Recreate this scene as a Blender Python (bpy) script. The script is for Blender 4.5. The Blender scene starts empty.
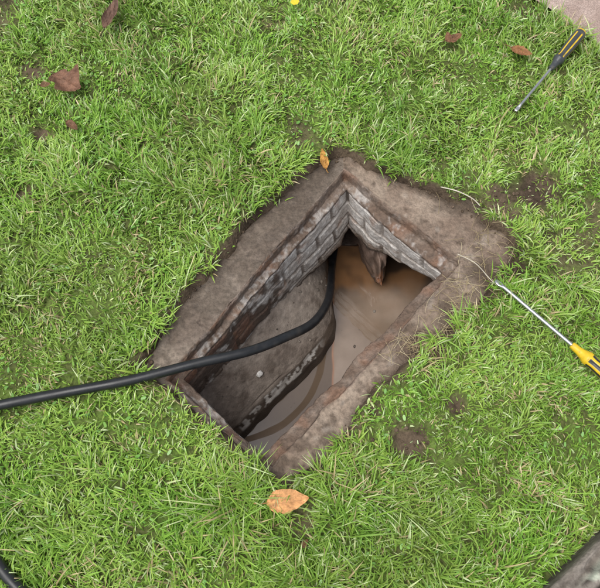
import bpy, math, numpy as np, random
from mathutils import Vector
rng=np.random.default_rng(7); random.seed(5)
scene=bpy.context.scene
COL=scene.collection
# ---------------------------------------------------------------- noise
def _h(i,j,k,s):
    n=(i*374761393+j*668265263+k*2147483647*3+s*1274126177)&0xffffffff
    n=((n^(n>>13))*1274126177)&0xffffffff
    n=((n^(n>>15))*2246822519)&0xffffffff
    return ((n^(n>>16))&0xffff)/65535.0
def vnoise(p,scale,seed=0):
    q=np.asarray(p,float)/scale
    i=np.floor(q).astype(np.int64); f=q-i; f=f*f*(3-2*f)
    r=0
    for a in (0,1):
        for b in (0,1):
            for c in (0,1):
                w=(f[...,0] if a else 1-f[...,0])*(f[...,1] if b else 1-f[...,1])*(f[...,2] if c else 1-f[...,2])
                r=r+w*_h(i[...,0]+a,i[...,1]+b,i[...,2]+c,seed)
    return r*2-1
def fbm(p,scale,oct=4,seed=0):
    r=0;a=1;t=0
    for o in range(oct):
        r=r+a*vnoise(p,scale/2**o,seed+o*17); t+=a; a*=.5
    return r/t
def ss(a,b,x):
    t=np.clip((x-a)/(b-a),0,1); return t*t*(3-2*t)
def mixc(a,b,t):
    t=np.asarray(t)[...,None]; return np.asarray(a)*(1-t)+np.asarray(b)*t
def xy0(x,y): return np.stack([x,y,np.zeros_like(x)],-1)
def poly_sd(x,y,poly):   # >0 inside
    P=np.array(poly); d=np.full(x.shape,1e9); ins=np.zeros(x.shape,bool)
    n=len(P)
    for k in range(n):
        a=P[k];b=P[(k+1)%n]; e=b-a
        t=np.clip(((x-a[0])*e[0]+(y-a[1])*e[1])/(e@e),0,1)
        d=np.minimum(d,np.hypot(x-a[0]-t*e[0],y-a[1]-t*e[1]))
        c=((a[1]>y)!=(b[1]>y))&(x<(b[0]-a[0])*(y-a[1])/((b[1]-a[1]) or 1e-9)+a[0])
        ins^=c
    return np.where(ins,d,-d)
# ---------------------------------------------------------------- mesh helper
def mk(name,v,faces,mat,col=None,smooth=True,parent=None,loc=None):
    me=bpy.data.meshes.new(name)
    v=np.asarray(v,float)
    if isinstance(faces,np.ndarray):
        me.vertices.add(len(v)); me.vertices.foreach_set('co',v.ravel())
        k=faces.shape[1]
        me.loops.add(faces.size); me.loops.foreach_set('vertex_index',faces.ravel().astype(np.int32))
        me.polygons.add(len(faces)); me.polygons.foreach_set('loop_start',np.arange(0,faces.size,k,dtype=np.int32))
        me.update(calc_edges=True)
    else:
        me.from_pydata(v.tolist(),[],faces)
    if smooth: me.polygons.foreach_set('use_smooth',np.ones(len(me.polygons),bool))
    if col is not None:
        a=me.color_attributes.new('col','FLOAT_COLOR','POINT')
        c=np.ones((len(v),4)); c[:,:3]=np.clip(col,0.002,1); a.data.foreach_set('color',c.ravel())
    me.materials.append(mat)
    if len(v)<200000: me.validate()
    o=bpy.data.objects.new(name,me); COL.objects.link(o)
    if parent: o.parent=parent
    if loc: o.location=loc
    return o
def gridfaces(M,N,wrap=False):
    i,j=np.meshgrid(np.arange(M-1),np.arange(N if wrap else N-1),indexing='ij')
    j2=(j+1)%N
    return np.stack([i*N+j,i*N+j2,(i+1)*N+j2,(i+1)*N+j],-1).reshape(-1,4)
# ---------------------------------------------------------------- materials
def attr_mat(name,rough=.9,spec=.3,bump=.3,bscale=300,var=.35,nscale=120,transl=0,rough_var=0,coat=0):
    m=bpy.data.materials.new(name); m.use_nodes=True; nt=m.node_tree; N=nt.nodes; L=nt.links
    b=N['Principled BSDF']; b.inputs['Roughness'].default_value=rough
    b.inputs['Specular IOR Level'].default_value=spec
    a=N.new('ShaderNodeAttribute'); a.attribute_name='col'
    tc=N.new('ShaderNodeTexCoord')
    n=N.new('ShaderNodeTexNoise'); n.inputs['Scale'].default_value=nscale; n.inputs['Detail'].default_value=4; n.inputs['Roughness'].default_value=.65
    L.new(tc.outputs['Object'],n.inputs['Vector'])
    mr=N.new('ShaderNodeMapRange'); mr.inputs[1].default_value=.3; mr.inputs[2].default_value=.7
    mr.inputs[3].default_value=1-var; mr.inputs[4].default_value=1+var
    L.new(n.outputs['Fac'],mr.inputs[0])
    vm=N.new('ShaderNodeVectorMath'); vm.operation='SCALE'
    L.new(a.outputs['Color'],vm.inputs[0]); L.new(mr.outputs[0],vm.inputs['Scale'])
    L.new(vm.outputs[0],b.inputs['Base Color'])
    if bump:
        n2=N.new('ShaderNodeTexNoise'); n2.inputs['Scale'].default_value=bscale; n2.inputs['Detail'].default_value=3
        L.new(tc.outputs['Object'],n2.inputs['Vector'])
        bp=N.new('ShaderNodeBump'); bp.inputs['Strength'].default_value=bump; bp.inputs['Distance'].default_value=.004
        L.new(n2.outputs['Fac'],bp.inputs['Height']); L.new(bp.outputs[0],b.inputs['Normal'])
    if rough_var:
        m2=N.new('ShaderNodeMapRange'); m2.inputs[1].default_value=.35;m2.inputs[2].default_value=.65
        m2.inputs[3].default_value=rough-rough_var; m2.inputs[4].default_value=rough+rough_var
        n3=N.new('ShaderNodeTexNoise'); n3.inputs['Scale'].default_value=14; n3.inputs['Detail'].default_value=4
        L.new(tc.outputs['Object'],n3.inputs['Vector']); L.new(n3.outputs['Fac'],m2.inputs[0]); L.new(m2.outputs[0],b.inputs['Roughness'])
    if transl:
        out=N['Material Output']; tr=N.new('ShaderNodeBsdfTranslucent'); mx=N.new('ShaderNodeMixShader')
        mx.inputs[0].default_value=transl
        L.new(vm.outputs[0],tr.inputs['Color']); L.new(b.outputs[0],mx.inputs[1]); L.new(tr.outputs[0],mx.inputs[2]); L.new(mx.outputs[0],out.inputs['Surface'])
    return m
M_soil=attr_mat('soil_and_turf',.95,.15,.9,160,.45,90)
M_conc=attr_mat('old_concrete',.75,.35,.6,220,.35,110,rough_var=.15)
M_wet=attr_mat('wet_mortar',.5,.4,.45,180,.25,60,rough_var=.2)
def grass_mat():
    m=bpy.data.materials.new('grass_blades'); m.use_nodes=True; nt=m.node_tree; N=nt.nodes; L=nt.links
    for n in list(N): N.remove(n)
    a=N.new('ShaderNodeAttribute'); a.attribute_name='col'
    d=N.new('ShaderNodeBsdfDiffuse'); g=N.new('ShaderNodeBsdfGlossy'); g.inputs['Roughness'].default_value=.4
    m2=N.new('ShaderNodeMixShader'); m2.inputs[0].default_value=.06
    o=N.new('ShaderNodeOutputMaterial')
    L.new(a.outputs['Color'],d.inputs['Color'])
    L.new(d.outputs[0],m2.inputs[1]); L.new(g.outputs[0],m2.inputs[2]); L.new(m2.outputs[0],o.inputs['Surface'])
    return m
M_grass=grass_mat()
M_leaf=attr_mat('dead_leaf',.6,.3,.5,250,.3,90,transl=.12)
M_straw=attr_mat('straw',.7,.3,0,1,.2,50)
M_rubber=attr_mat('black_rubber',.38,.5,.1,900,.35,60,rough_var=.1)
M_wood=attr_mat('weathered_wood',.85,.2,.8,120,.35,60)
M_plast=attr_mat('handle_plastic',.38,.5,.08,400,.15,80,rough_var=.08)
M_path=attr_mat('path_gravel',.95,.15,.9,250,.4,260)
M_steel=attr_mat('steel',.32,.5,.05,500,.2,150)
M_steel.node_tree.nodes['Principled BSDF'].inputs['Metallic'].default_value=.9
# ---------------------------------------------------------------- plan (metres, ground z = 0)
OUT=[(-.391,.472),(-.361,.54),(-.284,.657),(-.19,.781),(-.109,.896),(0,1.008),(.067,1.058),(.135,1.07),(.226,1.017),(.342,.956),(.455,.896),(.543,.829),(.556,.766),(.490,.67),(.405,.582),(.300,.508),(.213,.437),(.155,.381),(.095,.288),(.018,.208),(-.033,.183),(-.071,.211),(-.147,.277),(-.242,.346),(-.315,.405),(-.377,.448)]
INN=[(.116,1.02),(.409,.747),(-.064,.23),(-.323,.437)]
PATH0=np.array([.683,1.588]); PATHD=np.array([.185,-.18]); PATHD=PATHD/np.hypot(*PATHD); PATHN=np.array([-PATHD[1],PATHD[0]]) # towards upper right
BE0=np.array([.500,-.026]); BED=np.array([.143,.116]); BED=BED/np.hypot(*BED); BEN=np.array([BED[1],-BED[0]])
def pathd(x,y): return (x-PATH0[0])*PATHN[0]+(y-PATH0[1])*PATHN[1]
def beamd(x,y): return (x-BE0[0])*BEN[0]+(y-BE0[1])*BEN[1]
BARE=[(.629,.941,.055),(.54,.91,.055),(.249,.266,.05),(.45,.92,.06),(-.70,1.12,.025),(-.76,1.33,.04),(-.72,.93,.035),(.555,.72,.022),(.33,.50,.022),(.17,.36,.02),(.36,.37,.03)]
def bare(x,y):
    r=np.zeros_like(x)
    p=xy0(x,y)
    w=.45*vnoise(p,.05,91)+.3*vnoise(p,.02,92)
    for a,b,s in BARE:
        r=np.maximum(r,1-ss(.4,1.3,np.hypot(x-a,(y-b))/s+w))
    r=np.maximum(r,ss(.42,.7,fbm(p,.22,3,55)+.15*vnoise(p,.03,9))*.65)
    return r
def ground_h(x,y):
    p=xy0(x,y)
    h=.010*fbm(p,.35,3,3)+.006*fbm(p,.06,3,4)
    sd=poly_sd(x,y,OUT)+.010*vnoise(p,.045,21)+.005*vnoise(p,.015,22)
    h=h*(1-ss(-.03,.0,sd)*.6)-.085*ss(-.006,.03,sd)
    h=h-.05*np.exp(-((x-.46)**2+(y-.925)**2)/.035**2)
    h=h-.012*bare(x,y)
    h=h-.03*ss(-.01,.03,pathd(x,y))*1.0
    return h,sd
# ---------------------------------------------------------------- ground
def axis(lo,hi,st):
    c=list(np.arange(lo,hi+1e-6,st)); s=st; a=lo;b=hi;pre=[];post=[]
    while b<350:
        s*=1.5; a-=s; b+=s; pre.append(a); post.append(b)
    return np.array(pre[::-1]+c+post)
gx=axis(-1.5,1.5,.0095); gy=axis(-.7,2.3,.0095)
X,Y=np.meshgrid(gx,gy,indexing='ij')
Hh,SD=ground_h(X,Y)
V=np.stack([X,Y,Hh],-1).reshape(-1,3)
F=gridfaces(len(gx),len(gy))
cx=V[F].mean(1); insd=poly_sd(cx[:,0],cx[:,1],INN)
F=F[(insd<-.004)]
F=F[:,::-1]
p=V.copy(); p[:,2]=0
n1=fbm(p,.08,4,31); br=bare(p[:,0],p[:,1]); sdv=SD.ravel()
soil=mixc([.125,.092,.062],[.06,.043,.03],ss(-.3,.5,n1))
turf=mixc([.11,.165,.035],[.09,.10,.035],ss(-.4,.4,fbm(p,.03,3,33)))
far=np.hypot(p[:,0],p[:,1]-.8)
col=mixc(turf,soil,np.clip(np.maximum(br,ss(-.02,.0,sdv)),0,1))
lawn=mixc([.12,.21,.035],[.16,.26,.05],ss(-.3,.3,fbm(p,1.5,3,35)))
col=mixc(col,lawn,ss(1.35,1.7,far))
mk('ground',V,F,M_soil,col)
# ---------------------------------------------------------------- brick_inspection_chamber
ch=bpy.data.objects.new('manhole_chamber',None); COL.objects.link(ch)
prof=[ # corners C,R,B,L ; n to next
 ([(.13,1.16,-.16),(.66,.80,-.16),(-.03,.09,-.16),(-.49,.455,-.16)],6),
 ([(.13,1.15,-.034),(.65,.795,-.034),(-.03,.10,-.034),(-.48,.455,-.034)],40),
 ([(.116,1.022,-.030),(.412,.747,-.030),(-.064,.226,-.032),(-.325,.437,-.030)],4),
 ([(.116,1.016,-.036),(.408,.745,-.036),(-.063,.230,-.036),(-.320,.438,-.036)],7),
 ([(.117,1.010,-.062),(.404,.742,-.052),(-.063,.233,-.050),(-.317,.440,-.062)],12),
 ([(.121,.984,-.070),(.366,.736,-.066),(-.086,.262,-.064),(-.290,.450,-.070)],3),
 ([(.122,.980,-.080),(.363,.735,-.076),(-.087,.266,-.074),(-.287,.451,-.078)],64),
 ([(.143,.968,-.28),(.374,.740,-.165),(-.086,.266,-.30),(-.287,.451,-.30)],4),
 ([(.147,.980,-.292),(.390,.752,-.175),(-.086,.266,-.31),(-.287,.451,-.31)],12),
 ([(.17,1.14,-.31),(.50,.88,-.21),(-.075,.250,-.33),(-.290,.452,-.33)],22),
 ([(.17,1.14,-.62),(.50,.88,-.62),(-.075,.250,-.62),(-.290,.452,-.62)],1)]
ns=[140,210,105,240]
rows=[];bands=[];dep=[]
for k in range(len(prof)-1):
    A=np.array(prof[k][0]);B=np.array(prof[k+1][0]); n=prof[k][1]
    for i in range(n+(1 if k==len(prof)-2 else 0)):
        t=i/n; Q=A*(1-t)+B*t; r=[]
        for s in range(4):
            u=np.linspace(0,1,ns[s],endpoint=False)[:,None]
            r.append(Q[s]*(1-u)+Q[(s+1)%4]*u)
        rows.append(np.concatenate(r)); bands.append(k); dep.append(t)
R=np.array(rows); bands=np.array(bands); dep=np.array(dep)
side=np.concatenate([np.full(n,i) for i,n in enumerate(ns)]); uu=np.concatenate([np.linspace(0,1,n,endpoint=False) for n in ns])
du=np.roll(R,-1,1)-np.roll(R,1,1); dv=np.gradient(R,axis=0)
nrm=np.cross(du,dv); nrm/=np.linalg.norm(nrm,axis=-1,keepdims=True)+1e-9
if nrm[20,50,2]<0: nrm=-nrm
P=R.copy()
top=(bands==1)[:,None]; wall=(bands==6)[:,None]; step=((bands>=2)&(bands<=5))[:,None]
low=(bands>=7)[:,None]
slen=np.array([.37,.70,.31,.72])[side]*uu+np.array([0,.45,1.2,1.6])[side]
S=np.broadcast_to(slen,R.shape[:2]); Z=R[...,2]; W=R
wob=.003*vnoise(W,.12,3)
D=-(Z+.076)+wob
course=.062; row=np.floor(D/course); fr=D/course-row
bl=.15; off=(row%2)*.5; fs=(S/bl+off+.03*vnoise(W,.05,8)); bid=np.floor(fs); fs=fs-bid
mort=np.maximum(1-ss(.07,.13,np.minimum(fr,1-fr)),1-ss(.03,.06,np.minimum(fs,1-fs)))
er=ss(-.5,.3,fbm(W,.10,3,44))
brnd=_h(row.astype(np.int64),bid.astype(np.int64),np.zeros_like(bid,dtype=np.int64),5)
disp=np.where(wall,-.006*mort*(.6+.4*er)+.002*fbm(W,.04,4,45)+.0009*vnoise(W,.010,46)+.003*(brnd-.5),0)
disp=np.where(top,.006*fbm(W,.12,4,47)+.0022*vnoise(W,.013,48)-.005*ss(.25,.5,fbm(W,.045,2,49)),disp)
disp=np.where(step,.003*fbm(W,.04,3,50)+.002*vnoise(W,.01,51),disp)
disp=np.where(low,.02*fbm(W,.10,3,52)+.004*vnoise(W,.015,53),disp)
P+=nrm*disp[...,None]
fade=np.clip(np.where(bands==1,ss(.5,1,dep),np.where(bands==0,0,np.where(bands<=6,1,1))),0,1)[:,None]
rt=np.where((side==1),1.15,np.where(side==0,.8,.6))[None,:]
flat=R.copy(); flat[...,2]=0
P[...,0]+=fade*rt*(.008*vnoise(flat,.11,61)+.003*vnoise(flat,.03,63)); P[...,1]+=fade*rt*(.008*vnoise(flat,.11,62)+.003*vnoise(flat,.03,64))
lo=ss(0,1,dep)[:,None]*wall; P[...,2]+=lo*.015*vnoise(flat,.07,66)+low*np.where(bands[:,None]<9,.015*vnoise(flat,.07,66),0)
n_a=fbm(W,.07,4,70); n_b=fbm(W,.02,3,71); n_c=fbm(W,.25,2,72)
cc=mixc([.19,.138,.103],[.30,.235,.18],ss(-.35,.4,n_a))
cc=mixc(cc,[.09,.063,.045],ss(.0,.55,n_b+n_c*.5+.3*n_a)*.75)
cc=mixc(cc,[.38,.33,.28],ss(.35,.7,vnoise(W,.02,75))*.35)
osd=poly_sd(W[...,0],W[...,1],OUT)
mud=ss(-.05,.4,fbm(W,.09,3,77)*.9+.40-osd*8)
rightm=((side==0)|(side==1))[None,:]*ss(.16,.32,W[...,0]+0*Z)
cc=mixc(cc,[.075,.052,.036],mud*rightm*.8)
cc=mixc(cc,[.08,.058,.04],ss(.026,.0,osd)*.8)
left=((side==3)|(side==2))[None,:]
lc_=mixc([.15,.115,.09],[.24,.195,.155],ss(-.4,.4,n_a+n_b*.4)); lc_=mixc(lc_,[.07,.052,.038],np.clip(ss(.1,.6,n_b*.8+n_c)*.6+ss(.03,.0,osd)*.5,0,1))
cc=np.where((left&top)[...,None],lc_,cc)
strk=fbm(np.stack([S,Z*.25,Z*0],-1),.03,3,171)
stc=mixc([.13,.09,.066],[.21,.16,.125],ss(-.3,.4,n_a+n_b*.5)); stc=mixc(stc,[.24,.12,.07],ss(.0,.4,fbm(W,.045,2,78))*.4)
fine=fbm(W,.012,3,176)
stc=mixc(stc,[.46,.43,.40],ss(-.05,.35,.6*fine+.5*fbm(W,.06,2,177))*(np.where(side==1,.05,.65)[None,:]*np.where(bands>=4,1,.3)[:,None]))
cc=np.where(step[...,None],stc,cc)
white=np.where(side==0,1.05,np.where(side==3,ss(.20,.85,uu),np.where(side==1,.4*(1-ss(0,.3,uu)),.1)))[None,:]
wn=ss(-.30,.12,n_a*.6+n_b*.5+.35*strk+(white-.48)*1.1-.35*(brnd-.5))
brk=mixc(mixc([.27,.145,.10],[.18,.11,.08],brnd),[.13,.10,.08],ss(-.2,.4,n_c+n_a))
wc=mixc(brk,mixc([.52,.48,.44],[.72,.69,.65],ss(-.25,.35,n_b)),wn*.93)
wc=mixc(wc,[.17,.13,.10],(.8*mort*(.6+.4*er)))
wc=mixc(wc,[.34,.17,.09],ss(.2,.5,fbm(W,.05,3,79)+.4*strk)*.4)
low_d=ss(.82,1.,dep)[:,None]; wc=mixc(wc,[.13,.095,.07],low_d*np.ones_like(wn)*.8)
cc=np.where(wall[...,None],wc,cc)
cc=np.where(low[...,None],mixc([.05,.035,.025],[.09,.055,.036],ss(-.3,.3,n_a)),cc)  # lower walls and recess coloured darker to deepen the shade there
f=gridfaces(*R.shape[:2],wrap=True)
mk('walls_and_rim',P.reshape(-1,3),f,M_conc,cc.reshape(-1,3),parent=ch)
# benching (sloping mortar shelf)
def spl(pts,n):
    pts=np.array(pts,float); t=np.linspace(0,len(pts)-1,n); out=[]
    for x in t:
        i=min(int(x),len(pts)-2); u=x-i
        p0=pts[max(i-1,0)];p1=pts[i];p2=pts[i+1];p3=pts[min(i+2,len(pts)-1)]
        out.append(.5*((2*p1)+(-p0+p2)*u+(2*p0-5*p1+4*p2-p3)*u*u+(-p0+3*p1-3*p2+p3)*u**3))
    return np.array(out)
wallrow=spl([(-.40,.36,-.24),(-.26,.56,-.235),(-.10,.76,-.235),(.00,.90,-.25),(.05,1.06,-.34)],240)
edgerow=spl([(-.30,.27,-.405),(-.12,.472,-.40),(.080,.690,-.40),(.085,.84,-.41),(.07,1.06,-.44)],240)
dropr=spl([(-.28,.25,-.52),(-.085,.462,-.52),(.102,.665,-.52),(.108,.84,-.52),(.10,1.06,-.52)],240)
tt=np.linspace(0,1,90)[:,None,None]
A=wallrow[None]*(1-tt)+edgerow[None]*tt; A[...,2]+=(.012*np.sin(np.pi*tt[...,0]))
t2=np.linspace(0,1,50)[1:,None,None]; Bm=edgerow[None]*(1-t2)+dropr[None]*t2
G_=np.concatenate([A,Bm]); NR=G_.shape[0]
n_=fbm(G_,.12,4,80)
G_[...,2]+=.006*n_+.002*vnoise(G_,.012,81)*(np.arange(NR)<90)[:,None]
G_[86:,:,0]+=.003*vnoise(G_[86:],.03,82); G_[86:,:,1]-=.003*vnoise(G_[86:],.03,82)
bc=mixc([.19,.153,.127],[.28,.235,.198],ss(-.4,.4,fbm(G_,.1,4,83)))
bc=mixc(bc,[.10,.076,.06],ss(.05,.55,fbm(G_,.04,4,84))*.65)
ri=np.arange(NR)[:,None]*np.ones(G_.shape[1])
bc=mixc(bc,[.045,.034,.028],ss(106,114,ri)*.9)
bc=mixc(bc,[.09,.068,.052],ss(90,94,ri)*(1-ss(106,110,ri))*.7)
st=ss(-.1,.12,vnoise(G_*np.array([1,1,.3]),.008,85)+.25*vnoise(G_,.03,86))*ss(91,94,ri)*(1-ss(109,114,ri))
u_=np.linspace(0,1,240)[None,:]; st=st*ss(.14,.2,u_)*(1-ss(.42,.5,u_))
bc=mixc(bc,[.78,.75,.71],st*.97)
mk('benching',G_.reshape(-1,3),gridfaces(*G_.shape[:2]),M_wet,bc.reshape(-1,3),parent=ch)
def blob(name,c,r,mat,col,amp=.25,seg=40,parent=None,seed=0,rot=0,tipcol=None):
    th=np.linspace(0,2*np.pi,seg,endpoint=False);ph=np.linspace(.02,np.pi-.02,seg//2)
    P_,T_=np.meshgrid(ph,th,indexing='ij')
    d=np.stack([np.sin(P_)*np.cos(T_),np.sin(P_)*np.sin(T_),np.cos(P_)],-1)
    k=1+amp*fbm(d+seed,.9,4,seed)+.08*vnoise(d+seed,.22,seed+9)
    v=d*k[...,None]*np.array(r); v[...,0]*=1-.55*ss(.2,-1,d[...,1]); cr,sr=math.cos(rot),math.sin(rot)
    v=np.stack([v[...,0]*cr-v[...,1]*sr,v[...,0]*sr+v[...,1]*cr,v[...,2]],-1)+np.array(c)
    cl=mixc(np.array(col)*.6,np.array(col)*1.35,ss(-.3,.3,fbm(v,.03,4,seed+3)))
    if tipcol is not None: cl=mixc(cl,tipcol,ss(-.86,-.95,d[...,1]))
    return mk(name,v.reshape(-1,3),gridfaces(*v.shape[:2],wrap=True),mat,cl.reshape(-1,3),parent=parent)
blob('divider_nose',(.235,.985,-.42),(.050,.13,.13),M_wet,(.20,.14,.11),.35,90,ch,3,rot=.12,tipcol=(.42,.19,.10))
# clay half-pipe arch: a dark opening under the end wall
def pipe(name,c,ax,r,L,col):
    ax=np.array(ax,float);ax/=np.linalg.norm(ax); a=np.cross(ax,[0,0,1]);a/=np.linalg.norm(a);b=np.cross(a,ax)
    pr=[(0,r*.80),(0,r*.98),(.004,r),(.035,r),(.04,r*.94),(L,r*.94),(L,r*.78),(.005,r*.78)]
    th=np.linspace(0,2*np.pi,64,endpoint=False)
    v=np.array([[np.array(c)+ax*s+ (a*math.cos(t)+b*math.sin(t))*q for t in th] for s,q in pr+[pr[0]]])
    v=v+.0015*fbm(v,.03,3,5)[...,None]
    cl=mixc(np.array(col)*.6,np.array(col)*1.3,ss(-.3,.3,fbm(v,.04,3,12)))
    mk(name,v.reshape(-1,3),gridfaces(*v.shape[:2],wrap=True),M_wet,cl.reshape(-1,3),parent=ch)
pipe('clay_pipe_mouth',(.150,1.02,-.43),(.05,1,.02),.080,.2,(.09,.06,.045))
# water
wx,wy=np.meshgrid(np.linspace(-.35,.60,300),np.linspace(.15,1.2,330),indexing='ij')
pw=xy0(wx,wy)
wz=-.5+.00022*fbm(pw,.09,2,90)
wv=np.stack([wx,wy,wz],-1)
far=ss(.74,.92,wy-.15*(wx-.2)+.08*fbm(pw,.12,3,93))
wcol=mixc([.33,.255,.20],[.22,.16,.115],ss(-.35,.3,fbm(pw,.16,4,94)))
lx_=.100+.02*(wy-.5); wcol=mixc(wcol,[.14,.10,.07],ss(.006,-.004,wx-lx_+.004*vnoise(pw,.05,96))*ss(.42,.52,wy+(wx-.1)*-.4))  # reflection of the bench wall painted into the water as a darker wedge
ln_=np.exp(-((wx-lx_+.004*vnoise(pw,.05,96))/.0025)**2)*ss(.45,.50,wy)*(1-ss(.84,.88,wy)); wcol=mixc(wcol,[.42,.20,.11],ln_*.8)  # reddish edge of the wall reflection, also painted into the water colour
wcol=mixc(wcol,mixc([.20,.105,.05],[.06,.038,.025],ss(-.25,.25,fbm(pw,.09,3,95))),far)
M_water=attr_mat('silty_water',.015,.5,0,1,.05,30); M_water.node_tree.nodes['Principled BSDF'].inputs['IOR'].default_value=1.75
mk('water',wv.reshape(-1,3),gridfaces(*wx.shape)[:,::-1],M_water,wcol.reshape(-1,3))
# ---------------------------------------------------------------- tubes
def tube(name,pts,rad,mat,col,n=200,seg=20,parent=None,prof=None):
    c=spl(pts,n); T=np.gradient(c,axis=0); T/=np.linalg.norm(T,axis=1,keepdims=True)
    up=np.array([0,0,1.]); a=np.cross(T,up); bad=np.linalg.norm(a,axis=1)<1e-3; a[bad]=[1,0,0]; a/=np.linalg.norm(a,axis=1,keepdims=True)
    for i in range(1,n):
        a[i]=a[i-1]-T[i]*(a[i-1]@T[i]); a[i]/=np.linalg.norm(a[i])
    b=np.cross(T,a); th=np.linspace(0,2*np.pi,seg,endpoint=False)
    r=np.full(n,rad) if prof is None else rad*prof(np.linspace(0,1,n))
    v=c[:,None]+r[:,None,None]*(a[:,None]*np.cos(th)[:,None]+b[:,None]*np.sin(th)[:,None])
    cl=np.tile(col,(n*seg,1))
    return v.reshape(-1,3),gridfaces(n,seg,wrap=True),cl
hp=[(-2.4,.05,.02),(-1.6,.19,.03),(-1.0,.29,.036),(-.682,.36,.036),(-.549,.388,.034),(-.392,.42,.03),(-.24,.463,.022),(-.12,.498,.005),(-.035,.545,-.03),(.03,.60,-.09),(.07,.68,-.17),(.088,.77,-.27),(.097,.86,-.37),(.105,.94,-.44),(.125,1.08,-.47)]
v,f_,c=tube('h',hp,.0118,M_rubber,(.014,.015,.017),400)
c=mixc(c,[.07,.06,.05],ss(.2,.6,fbm(v,.03,3,100))*.3)
mk('drain_hose',v,f_[:,::-1],M_rubber,c)
v,f_,c=tube('h',[(-1.3,.62,.03),(-.95,.36,.035),(-.78,.19,.035),(-.655,.052,.037),(-.57,-.03,.037),(-.42,-.14,.035),(-.1,-.33,.035),(.4,-.45,.03)],.0125,M_rubber,(.017,.018,.019),300)
mk('drain_hose.001',v,f_[:,::-1],M_rubber,c)
# ---------------------------------------------------------------- path & timber edging
pu,pv=np.meshgrid(np.linspace(-2.5,2.5,300),np.linspace(0,1,70)**1.2*1.1,indexing='ij')
px=PATH0[0]+PATHD[0]*pu+PATHN[0]*(pv); py=PATH0[1]+PATHD[1]*pu+PATHN[1]*(pv)
e=(1-ss(0,.05,pv))*.012*vnoise(xy0(px,py),.06,110)
px=px+PATHN[0]*e; py=py+PATHN[1]*e
pz=.004+.003*fbm(xy0(px,py),.05,3,111)+.002*vnoise(xy0(px,py),.009,112)
pc=mixc([.36,.27,.23],[.45,.35,.305],ss(-.3,.3,fbm(xy0(px,py),.04,4,113)))
mk('path',np.stack([px,py,pz],-1).reshape(-1,3),gridfaces(*px.shape),M_path,pc.reshape(-1,3))
sec=[]; Wd,Ht=.20,.075
for a,b,n in [((0,-.05),(0,Ht-.008),8),((0,Ht-.008),(.008,Ht),3),((.008,Ht),(Wd-.008,Ht),40),((Wd-.008,Ht),(Wd,Ht-.008),3),((Wd,Ht-.008),(Wd,-.05),8)]:
    for i in range(n): sec.append((a[0]+(b[0]-a[0])*i/n,a[1]+(b[1]-a[1])*i/n))
sec=np.array(sec); ul=np.linspace(-1.2,1.2,700)
sx=BE0[0]+BED[0]*ul[:,None]+BEN[0]*sec[None,:,0]; sy=BE0[1]+BED[1]*ul[:,None]+BEN[1]*sec[None,:,0]; sz=np.broadcast_to(sec[None,:,1],sx.shape)
lc=np.stack([np.broadcast_to(ul[:,None]*.12,sx.shape),np.broadcast_to(sec[None,:,0],sx.shape),sz],-1)
gr=fbm(lc,.012,4,120)
sv=np.stack([sx,sy,sz+.004*gr-.012*ss(.35,.6,vnoise(lc,.016,121))],-1)
wc_=mixc([.11,.092,.075],[.24,.21,.18],ss(-.4,.4,gr)); wc_=mixc(wc_,[.035,.028,.022],ss(.2,.5,vnoise(lc,.012,122)))
wc_=mixc(wc_,[.50,.54,.43],ss(.1,.35,fbm(sv,.03,4,123))*ss(.02,.05,beamd(sv[...,0],sv[...,1]))*.8)
mk('timber_edging',sv.reshape(-1,3),gridfaces(*sx.shape),M_wood,wc_.reshape(-1,3))
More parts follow.
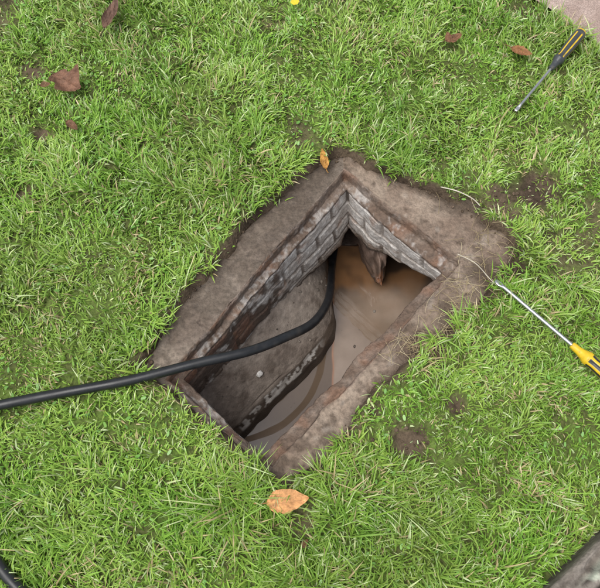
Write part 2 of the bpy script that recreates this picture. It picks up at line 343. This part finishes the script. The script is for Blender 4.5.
# ---------------------------------------------------------------- grass
def grass_pts(n,x0,x1,y0,y1):
    return rng.uniform(x0,x1,n),rng.uniform(y0,y1,n)
def make_grass(x,y,lmul=1.0,wmul=1.0):
    p=xy0(x,y)
    h,sd=ground_h(x,y)
    b=bare(x,y)
    keep=(sd<.002+.016*vnoise(p,.03,130))&(pathd(x,y)<.0+.02*vnoise(p,.05,131))&((beamd(x,y)<.002)|(beamd(x,y)>.21))
    keep&=rng.random(len(x))>b*.85
    dens=ss(-.5,.1,fbm(p,.06,2,132)); keep&=rng.random(len(x))<.36+.64*dens
    x,y,h,sd,p,b=x[keep],y[keep],h[keep],sd[keep],p[keep],b[keep]
    n=len(x)
    tuft=fbm(p,.16,3,133)
    ln=rng.gamma(7,.028/7,n)*(1+.85*tuft)*lmul*(1-.45*b)
    edge=np.exp(-np.abs(sd)/.03); ln*=1+.2*edge
    for a,bb,s,k in [(.20,1.06,.12,.6),(-.14,.10,.16,.6),(.0,.05,.2,.4),(-.3,.2,.15,.3),(.1,.2,.07,.5),(.45,.5,.12,.2),(-.25,.30,.1,-.25)]:
        ln*=1+k*np.exp(-((x-a)**2+(y-bb)**2)/s**2)
    wd=rng.uniform(.0008,.0019,n)*wmul
    az=2*np.pi*(vnoise(p,.07,134)*.9)+rng.normal(0,1.1,n)
    g=np.stack([(.06-x),(.63-y)],-1); g/=np.linalg.norm(g,axis=1,keepdims=True)+1e-6
    d=np.stack([np.cos(az),np.sin(az)],-1)
    d=d*(1-.25*edge)[:,None]+g*(.30*edge)[:,None]; d/=np.linalg.norm(d,axis=1,keepdims=True)
    lean=np.clip(rng.normal(1.02,.35,n),.15,1.5)
    perp=np.stack([-d[:,1],d[:,0]],-1)
    tw=rng.normal(0,.6,n)
    z0=h-.004
    vs=[];K=4
    posx=np.zeros(n);posz=np.zeros(n)
    cb=[]
    c1=mixc([.165,.355,.045],[.31,.52,.07],rng.random(n))
    patch=ss(-.5,.5,fbm(p,.13,3,140)+.3*rng.normal(0,1,n)*.6)
    c1=mixc(c1,mixc([.44,.56,.12],[.27,.47,.08],rng.random(n)),patch*.7)
    c1*=(1-.25*ss(-.1,.5,fbm(p,.30,3,144)))[:,None]
    pale=rng.random(n)<.12; c1[pale]=mixc([.56,.64,.28],[.48,.59,.30],rng.random(pale.sum()))
    dry=rng.random(n)<.04+.14*ss(.1,.6,fbm(p,.1,2,141))
    c1[dry]=mixc([.60,.50,.27],[.38,.30,.15],rng.random(dry.sum()))
    for i in range(K):
        t=i/(K-1)
        if i>0:
            an=lean*(.25+1.0*(i-.5)/(K-1)); st_=ln/(K-1)
            posx=posx+np.sin(an)*st_; posz=posz+np.cos(an)*st_
        bx=x+d[:,0]*posx; by=y+d[:,1]*posx; bz=z0+posz
        w=wd*[1.0,1.15,.85,.0][i]
        wx_=perp[:,0]*w; wy_=perp[:,1]*w; wz_=tw*w
        cshade=c1*(.80+.27*t)  # root-to-tip shading put into the blade colour
        if i<K-1:
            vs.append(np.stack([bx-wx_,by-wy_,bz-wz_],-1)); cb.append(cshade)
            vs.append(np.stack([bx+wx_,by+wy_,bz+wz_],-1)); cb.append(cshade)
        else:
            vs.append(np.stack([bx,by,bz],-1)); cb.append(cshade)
    VV=np.stack(vs,1); CC=np.stack(cb,1)
    base=(np.arange(n)*7)[:,None]
    tri=np.array([[0,1,3],[0,3,2],[2,3,5],[2,5,4],[4,5,6]])
    FF=(base[:,:,None]+tri[None]).reshape(-1,3)
    return VV.reshape(-1,3),FF,CC.reshape(-1,3)
x1,y1=grass_pts(195000,-1.02,1.02,-.12,1.72)
x2,y2=grass_pts(50000,-1.6,1.6,-.7,2.4)
m=(np.abs(x2)>1.0)|(y2<-.1)|(y2>1.7)
v1,f1,c1=make_grass(x1,y1); v2,f2,c2=make_grass(x2[m],y2[m],1.1,1.8)
nc=4500; xc,yc=grass_pts(nc,-1.02,1.02,-.12,1.72); pc_=xy0(xc,yc); hc,sc=ground_h(xc,yc)
k=(sc<-.01)&(pathd(xc,yc)<-.01)&(beamd(xc,yc)<-.01)&(fbm(pc_,.2,2,150)>-.05); xc,yc,hc=xc[k],yc[k],hc[k]; nc=len(xc)
ang=np.linspace(0,2*np.pi,8,endpoint=False); rad=rng.uniform(.002,.005,nc); rot=rng.uniform(0,6.28,nc)
lx=np.cos(ang)[None]*rad[:,None]*1.5; ly=np.sin(ang)[None]*rad[:,None]*.7
tz=rng.normal(0,.4,(nc,2))
vx=xc[:,None]+lx*np.cos(rot)[:,None]-ly*np.sin(rot)[:,None]; vy=yc[:,None]+lx*np.sin(rot)[:,None]+ly*np.cos(rot)[:,None]
vz=(hc+rng.uniform(.006,.018,nc))[:,None]+lx*tz[:,:1]+ly*tz[:,1:]
v3=np.stack([vx,vy,vz],-1).reshape(-1,3)
f3=((np.arange(nc)*8)[:,None,None]+np.array([[0,i,i+1] for i in range(1,7)])[None]).reshape(-1,3)
c3=np.repeat(mixc([.13,.31,.05],[.22,.42,.08],rng.random(nc)),8,0)
VV=np.concatenate([v1,v2,v3]); FF=np.concatenate([f1,f2+len(v1),f3+len(v1)+len(v2)]); CC=np.concatenate([c1,c2,c3])
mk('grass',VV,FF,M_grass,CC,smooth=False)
# ---------------------------------------------------------------- screwdrivers
def lathe_driver(name,tip,ferr,end,hr,ccols,zt,ze,shaft_r=.0042,thr=.45):
    root=bpy.data.objects.new(name,None); COL.objects.link(root)
    tip=np.array([*tip,zt]);end=np.array([*end,ze]); ax=end-tip; L=np.linalg.norm(ax); ax/=L
    Ls=np.hypot(ferr[0]-tip[0],ferr[1]-tip[1])
    a=np.cross(ax,[0,0,1]);a/=np.linalg.norm(a); b=np.cross(a,ax)
    def sweep(nm,ss_,rr,shape,colf,mat,seg=72):
        th=np.linspace(0,2*np.pi,seg,endpoint=False)
        S_,T_=np.meshgrid(ss_,th,indexing='ij'); r0=np.interp(S_,ss_,rr)
        ra,rb=shape(S_,T_,r0)
        v=tip+ax*S_[...,None]+a*(ra*np.cos(T_))[...,None]+b*(rb*np.sin(T_))[...,None]
        mk(nm,v.reshape(-1,3),gridfaces(*S_.shape,wrap=True),mat,colf(S_,T_).reshape(-1,3),parent=root)
    s=np.linspace(0,Ls+.01,60)
    def sh(S_,T_,r0):
        k=1-ss(.012,.028,S_); wdt=r0*(1+.35*k*ss(0,.012,S_)); return wdt, r0*(1-.78*k)
    rr=np.full(60,shaft_r); rr[0]=.0001; rr[1]=shaft_r
    s[1]=.0005
    sweep('shaft',s,rr,sh,lambda S_,T_:np.tile([.55,.55,.56],S_.shape+(1,)),M_steel,24)
    Lh=L-Ls; n=120; t=np.linspace(0,1,n)
    pr=np.interp(t,[0,.004,.05,.10,.16,.24,.34,.55,.80,.90,.96,.99,1],[.0,.42,.50,.50,.62,.92,.80,.95,1.0,.93,.78,.45,0])*hr
    def hs(S_,T_,r0):
        u=(S_-Ls)/Lh; m_=ss(.25,.33,u)*(1-ss(.80,.90,u)); k=1-.09*m_*(.5+.5*np.cos(6*T_))**2*1.6
        return r0*k,r0*k
    def hc_(S_,T_):
        u=(S_-Ls)/Lh; fl=.5+.5*np.cos(6*T_)
        c=np.tile(ccols[0],S_.shape+(1,)).astype(float)
        band=((u>.27)&(u<.86)&(fl>thr))
        c[band]=ccols[1]; c[(u<ccols[3][0])|(u>ccols[3][1])]=ccols[2]
        g=fbm(np.stack([S_,T_*.01,T_*0],-1),.01,3,200); return mixc(c,[.15,.12,.08],ss(.25,.7,g)*.5)
    sweep('handle',Ls+t*Lh,pr,hs,hc_,M_plast)
    return root
Yl=(.72,.48,.02); Bk=(.03,.032,.035)
lathe_driver('screwdriver',(.582,1.167),(.69,1.303),(.799,1.431),.0175,((.05,.055,.06),Yl,Yl,(.0,.93)),.032,.045,.0038,.80)
lathe_driver('screwdriver.001',(.478,.672),(.633,.502),(.765,.363),.0185,(Yl,Bk,Yl,(.20,.90)),.026,.048,.0046)
# ---------------------------------------------------------------- leaves
def leaf(name,x,y,ln,wd,rot,col,z=.035,curl=.3,lobes=0,seed=0,stem=True,tilt=(0,0)):
    nu,nv=46,26; u=np.linspace(0,1,nu); v=np.linspace(-1,1,nv)
    U,Vv=np.meshgrid(u,v,indexing='ij')
    w=np.sin(np.pi*np.clip(U,0,1)**.85)**.75*(1-.25*U)
    if lobes: w=w*(1+.35*np.sin(U*lobes*2*np.pi+.8)*np.sin(np.pi*U))
    w=w*(1+.08*vnoise(np.stack([U*10,np.sign(Vv)*3,U*0],-1),1.,seed))
    xx=(U-.5)*ln; yy=Vv*w*wd/2
    q=np.stack([U*2,Vv*w,U*0+seed],-1)
    zz=curl*wd*(.5*(Vv*w)**2+.35*fbm(q,.7,3,seed))+curl*ln*.6*(U-.5)**2+.0012*np.abs(np.sin((U*9-np.abs(Vv)*2)*np.pi))+.0015*ss(.12,0,np.abs(Vv))
    zz=zz+xx*tilt[0]+yy*tilt[1]
    c_,s_=math.cos(rot),math.sin(rot)
    P_=np.stack([x+xx*c_-yy*s_,y+xx*s_+yy*c_,z+zz],-1)
    base=np.array(col); cl=mixc(base*.75,base*1.2,ss(-.4,.4,fbm(q,.35,3,seed+5)))
    cl=mixc(cl,base*.4,ss(.35,.6,fbm(q,.25,3,seed+8))*.6)
    vein=np.maximum(1-ss(.02,.07,np.abs(Vv)),.5*(1-ss(.05,.2,np.abs(np.mod(U*8-np.abs(Vv)*1.6,1)-.5))))
    cl=mixc(cl,base*1.35,vein*.6)
    vs=P_.reshape(-1,3); fs=gridfaces(nu,nv); cs=cl.reshape(-1,3)
    if stem:
        a=P_[0,nv//2]; dr_=np.array([-c_,-s_,0]); pts=[a+dr_*(-.004),a+dr_*ln*.15+[0,0,.002],a+dr_*ln*.32+[0.002,0.003,0]]
        v_,f_,c2_=tube('s',pts,.0011,None,tuple(base*.7),12,6); fs=np.concatenate([fs,f_+len(vs)]); vs=np.concatenate([vs,v_]); cs=np.concatenate([cs,c2_])
    return mk(name,vs,fs,M_leaf,cs)
leaf('fallen_leaf',-.026,.151,.092,.058,.12,(.68,.34,.14),.044,.2,seed=11)
leaf('fallen_leaf.001',-.636,1.254,.10,.085,-.6,(.21,.11,.07),.036,.6,lobes=2,seed=12)
leaf('fallen_leaf.002',-.540,1.495,.12,.042,1.35,(.15,.085,.06),.038,.7,seed=13)
leaf('fallen_leaf.003',-.609,1.118,.045,.025,-.7,(.17,.09,.05),.034,.4,seed=14)
leaf('fallen_leaf.004',.434,1.412,.055,.04,.5,(.20,.10,.055),.034,.6,lobes=1,seed=15)
leaf('fallen_leaf.005',.621,1.366,.062,.035,-.4,(.26,.12,.05),.034,.4,seed=16)
leaf('fallen_leaf.006',.064,1.035,.05,.026,1.8,(.55,.28,.07),.0,.5,seed=17,tilt=(.5,0))
leaf('fallen_leaf.007',-.70,1.255,.03,.02,.2,(.2,.11,.06),.03,.4,seed=18)
leaf('fallen_leaf.008',.01,.065,.022,.015,.9,(.16,.09,.04),.035,.4,seed=19)
vs=[];fs=[];cs=[];o=0
for i in range(14):
    a=i*2*math.pi/14; r=.011+.003*random.random(); w=.0026
    d=np.array([math.cos(a),math.sin(a),.25]); q=np.array([-math.sin(a),math.cos(a),0]); c0=np.array([-.015,1.54,.04])
    for k_,(rr_,ww) in enumerate([(0,.3),(.5,1),(.85,.9),(1,.3)]):
        vs+= [c0+d*r*rr_-q*w*ww, c0+d*r*rr_+q*w*ww]; cs+=[(.7,.56,.04)]*2
    for k_ in range(3): fs.append([o+2*k_,o+2*k_+1,o+2*k_+3,o+2*k_+2])
    o+=8
mk('yellow_flower',np.array(vs),fs,M_straw,np.array(cs))
# ---------------------------------------------------------------- straw / roots on the rim, crumbs
vs=[];fs=[];cs=[];o=0
def strand(pts,r,c):
    global o
    v_,f_,c_=tube('s',pts,r,None,c,14,5); vs.append(v_); fs.append(f_+o); cs.append(c_); o+=len(v_)
strand([(.37,.95,.0),(.41,.93,.012),(.45,.915,.0),(.47,.90,-.01)],.0016,(.6,.55,.45))
strand([(.40,.76,-.01),(.44,.73,.0),(.47,.69,.0),(.485,.665,.01)],.0013,(.5,.45,.36))
for i in range(260):
    k_=random.random()
    if k_<.45: cx_,cy_=random.gauss(.40,.04),random.gauss(.62,.05)
    elif k_<.75: cx_,cy_=random.gauss(.30,.05),random.gauss(.52,.03)
    else: cx_,cy_=random.gauss(.47,.04),random.gauss(.76,.06)
    s_=poly_sd(np.array([cx_]),np.array([cy_]),INN)[0]
    if s_>-.01: continue
    a=random.uniform(0,6.28);l=random.uniform(.02,.07); z=-.022 if poly_sd(np.array([cx_]),np.array([cy_]),OUT)[0]>0.01 else .006
    strand([(cx_-math.cos(a)*l/2,cy_-math.sin(a)*l/2,z),(cx_+random.gauss(0,.005),cy_+random.gauss(0,.005),z+.005),(cx_+math.cos(a)*l/2,cy_+math.sin(a)*l/2,z-.002)],.0005,random.choice([(.40,.32,.18),(.28,.22,.12),(.50,.42,.27)]))
mk('dry_straw',np.concatenate(vs),np.concatenate(fs),M_straw,np.concatenate(cs))
def crumbs(name,pts,mat,colA,colB,rmin,rmax):
    vs=[];fs=[];cs=[];o=0
    import bmesh
    bm=bmesh.new(); bmesh.ops.create_icosphere(bm,subdivisions=2,radius=1); bv=np.array([v.co for v in bm.verts]); bf=np.array([[v.index for v in f.verts] for f in bm.faces]); bm.free()
    for i,(x,y,z) in enumerate(pts):
        r=rmin+(rmax-rmin)*random.random()**4
        v=bv*(1+.45*vnoise(bv+i*3.1,.9,i%50))[:,None]*r*np.array([random.uniform(.7,1.3),random.uniform(.7,1.3),random.uniform(.5,.9)])+[x,y,z]
        c=np.array(colA)*(1-(t:=random.random()))+np.array(colB)*t
        vs.append(v);fs.append(bf+o);cs.append(np.tile(c,(len(v),1)));o+=len(v)
    return mk(name,np.concatenate(vs),np.concatenate(fs),mat,np.concatenate(cs))
cp=[]
while len(cp)<420:
    k_=random.randrange(len(OUT)); a=np.array(OUT[k_]);b=np.array(OUT[(k_+1)%len(OUT)]); t=random.random(); q=a+(b-a)*t
    c=np.array([.06,.63]); q=q+(c-q)*abs(random.gauss(0,.03)); 
    if poly_sd(q[:1],q[1:],INN)[0]<-.012: cp.append((q[0],q[1],-.029))
for a,b,s in BARE[:4]:
    for i in range(60):
        x_,y_=random.gauss(a,s*.7),random.gauss(b,s*.7)
        h_,s_=ground_h(np.array([x_]),np.array([y_]))
        if s_[0]<-.005: cp.append((x_,y_,h_[0]+.001))
crumbs('soil_crumbs',cp,M_soil,(.085,.06,.04),(.17,.125,.09),.001,.0055)
bp_=[];A_=G_[:90]
for i in range(140):
    q=A_[random.randrange(8,86),random.randrange(40,190)]; bp_.append(tuple(q+[0,0,.001]))
for i in range(40):
    bp_.append((random.uniform(-.05,.33),random.uniform(.35,.85),-.4995))
d=crumbs('bench_debris',bp_,M_wet,(.06,.045,.035),(.3,.26,.22),.0008,.005); d.parent=ch
d=crumbs('pebble',[tuple(A_[66,72]+[0,0,.003])],M_conc,(.6,.58,.55),(.65,.62,.6),.008,.0081); d.parent=ch
# ---------------------------------------------------------------- light, world, camera
w=bpy.data.worlds.new('World'); scene.world=w; w.use_nodes=True; nt=w.node_tree
sky=nt.nodes.new('ShaderNodeTexSky'); sky.sky_type='NISHITA'; sky.sun_disc=False
EL,AZ=math.radians(70),math.radians(-120)
sky.sun_elevation=EL; sky.sun_rotation=AZ; sky.dust_density=3; sky.air_density=1.0; sky.ozone_density=.5
hs=nt.nodes.new('ShaderNodeHueSaturation'); hs.inputs['Saturation'].default_value=.40
nt.links.new(sky.outputs[0],hs.inputs['Color'])
bg=nt.nodes['Background']; nt.links.new(hs.outputs[0],bg.inputs[0]); bg.inputs[1].default_value=.15
sl=bpy.data.lights.new('sun','SUN'); sl.energy=2.6; sl.angle=math.radians(45); sl.color=(1,.98,.94)
so=bpy.data.objects.new('sun',sl); COL.objects.link(so)
dv_=Vector((math.sin(AZ)*math.cos(EL),math.cos(AZ)*math.cos(EL),math.sin(EL)))
so.rotation_euler=dv_.to_track_quat('Z','Y').to_euler()
cam=bpy.data.cameras.new('camera'); co=bpy.data.objects.new('camera',cam); COL.objects.link(co)
co.location=(0,0,1.6); co.rotation_euler=(math.radians(22),0,0)
cam.sensor_width=36; cam.lens=36*700/600; cam.clip_start=.02; cam.clip_end=1000
scene.camera=co
scene.view_settings.view_transform='Standard'; scene.view_settings.look='None'; scene.view_settings.exposure=0
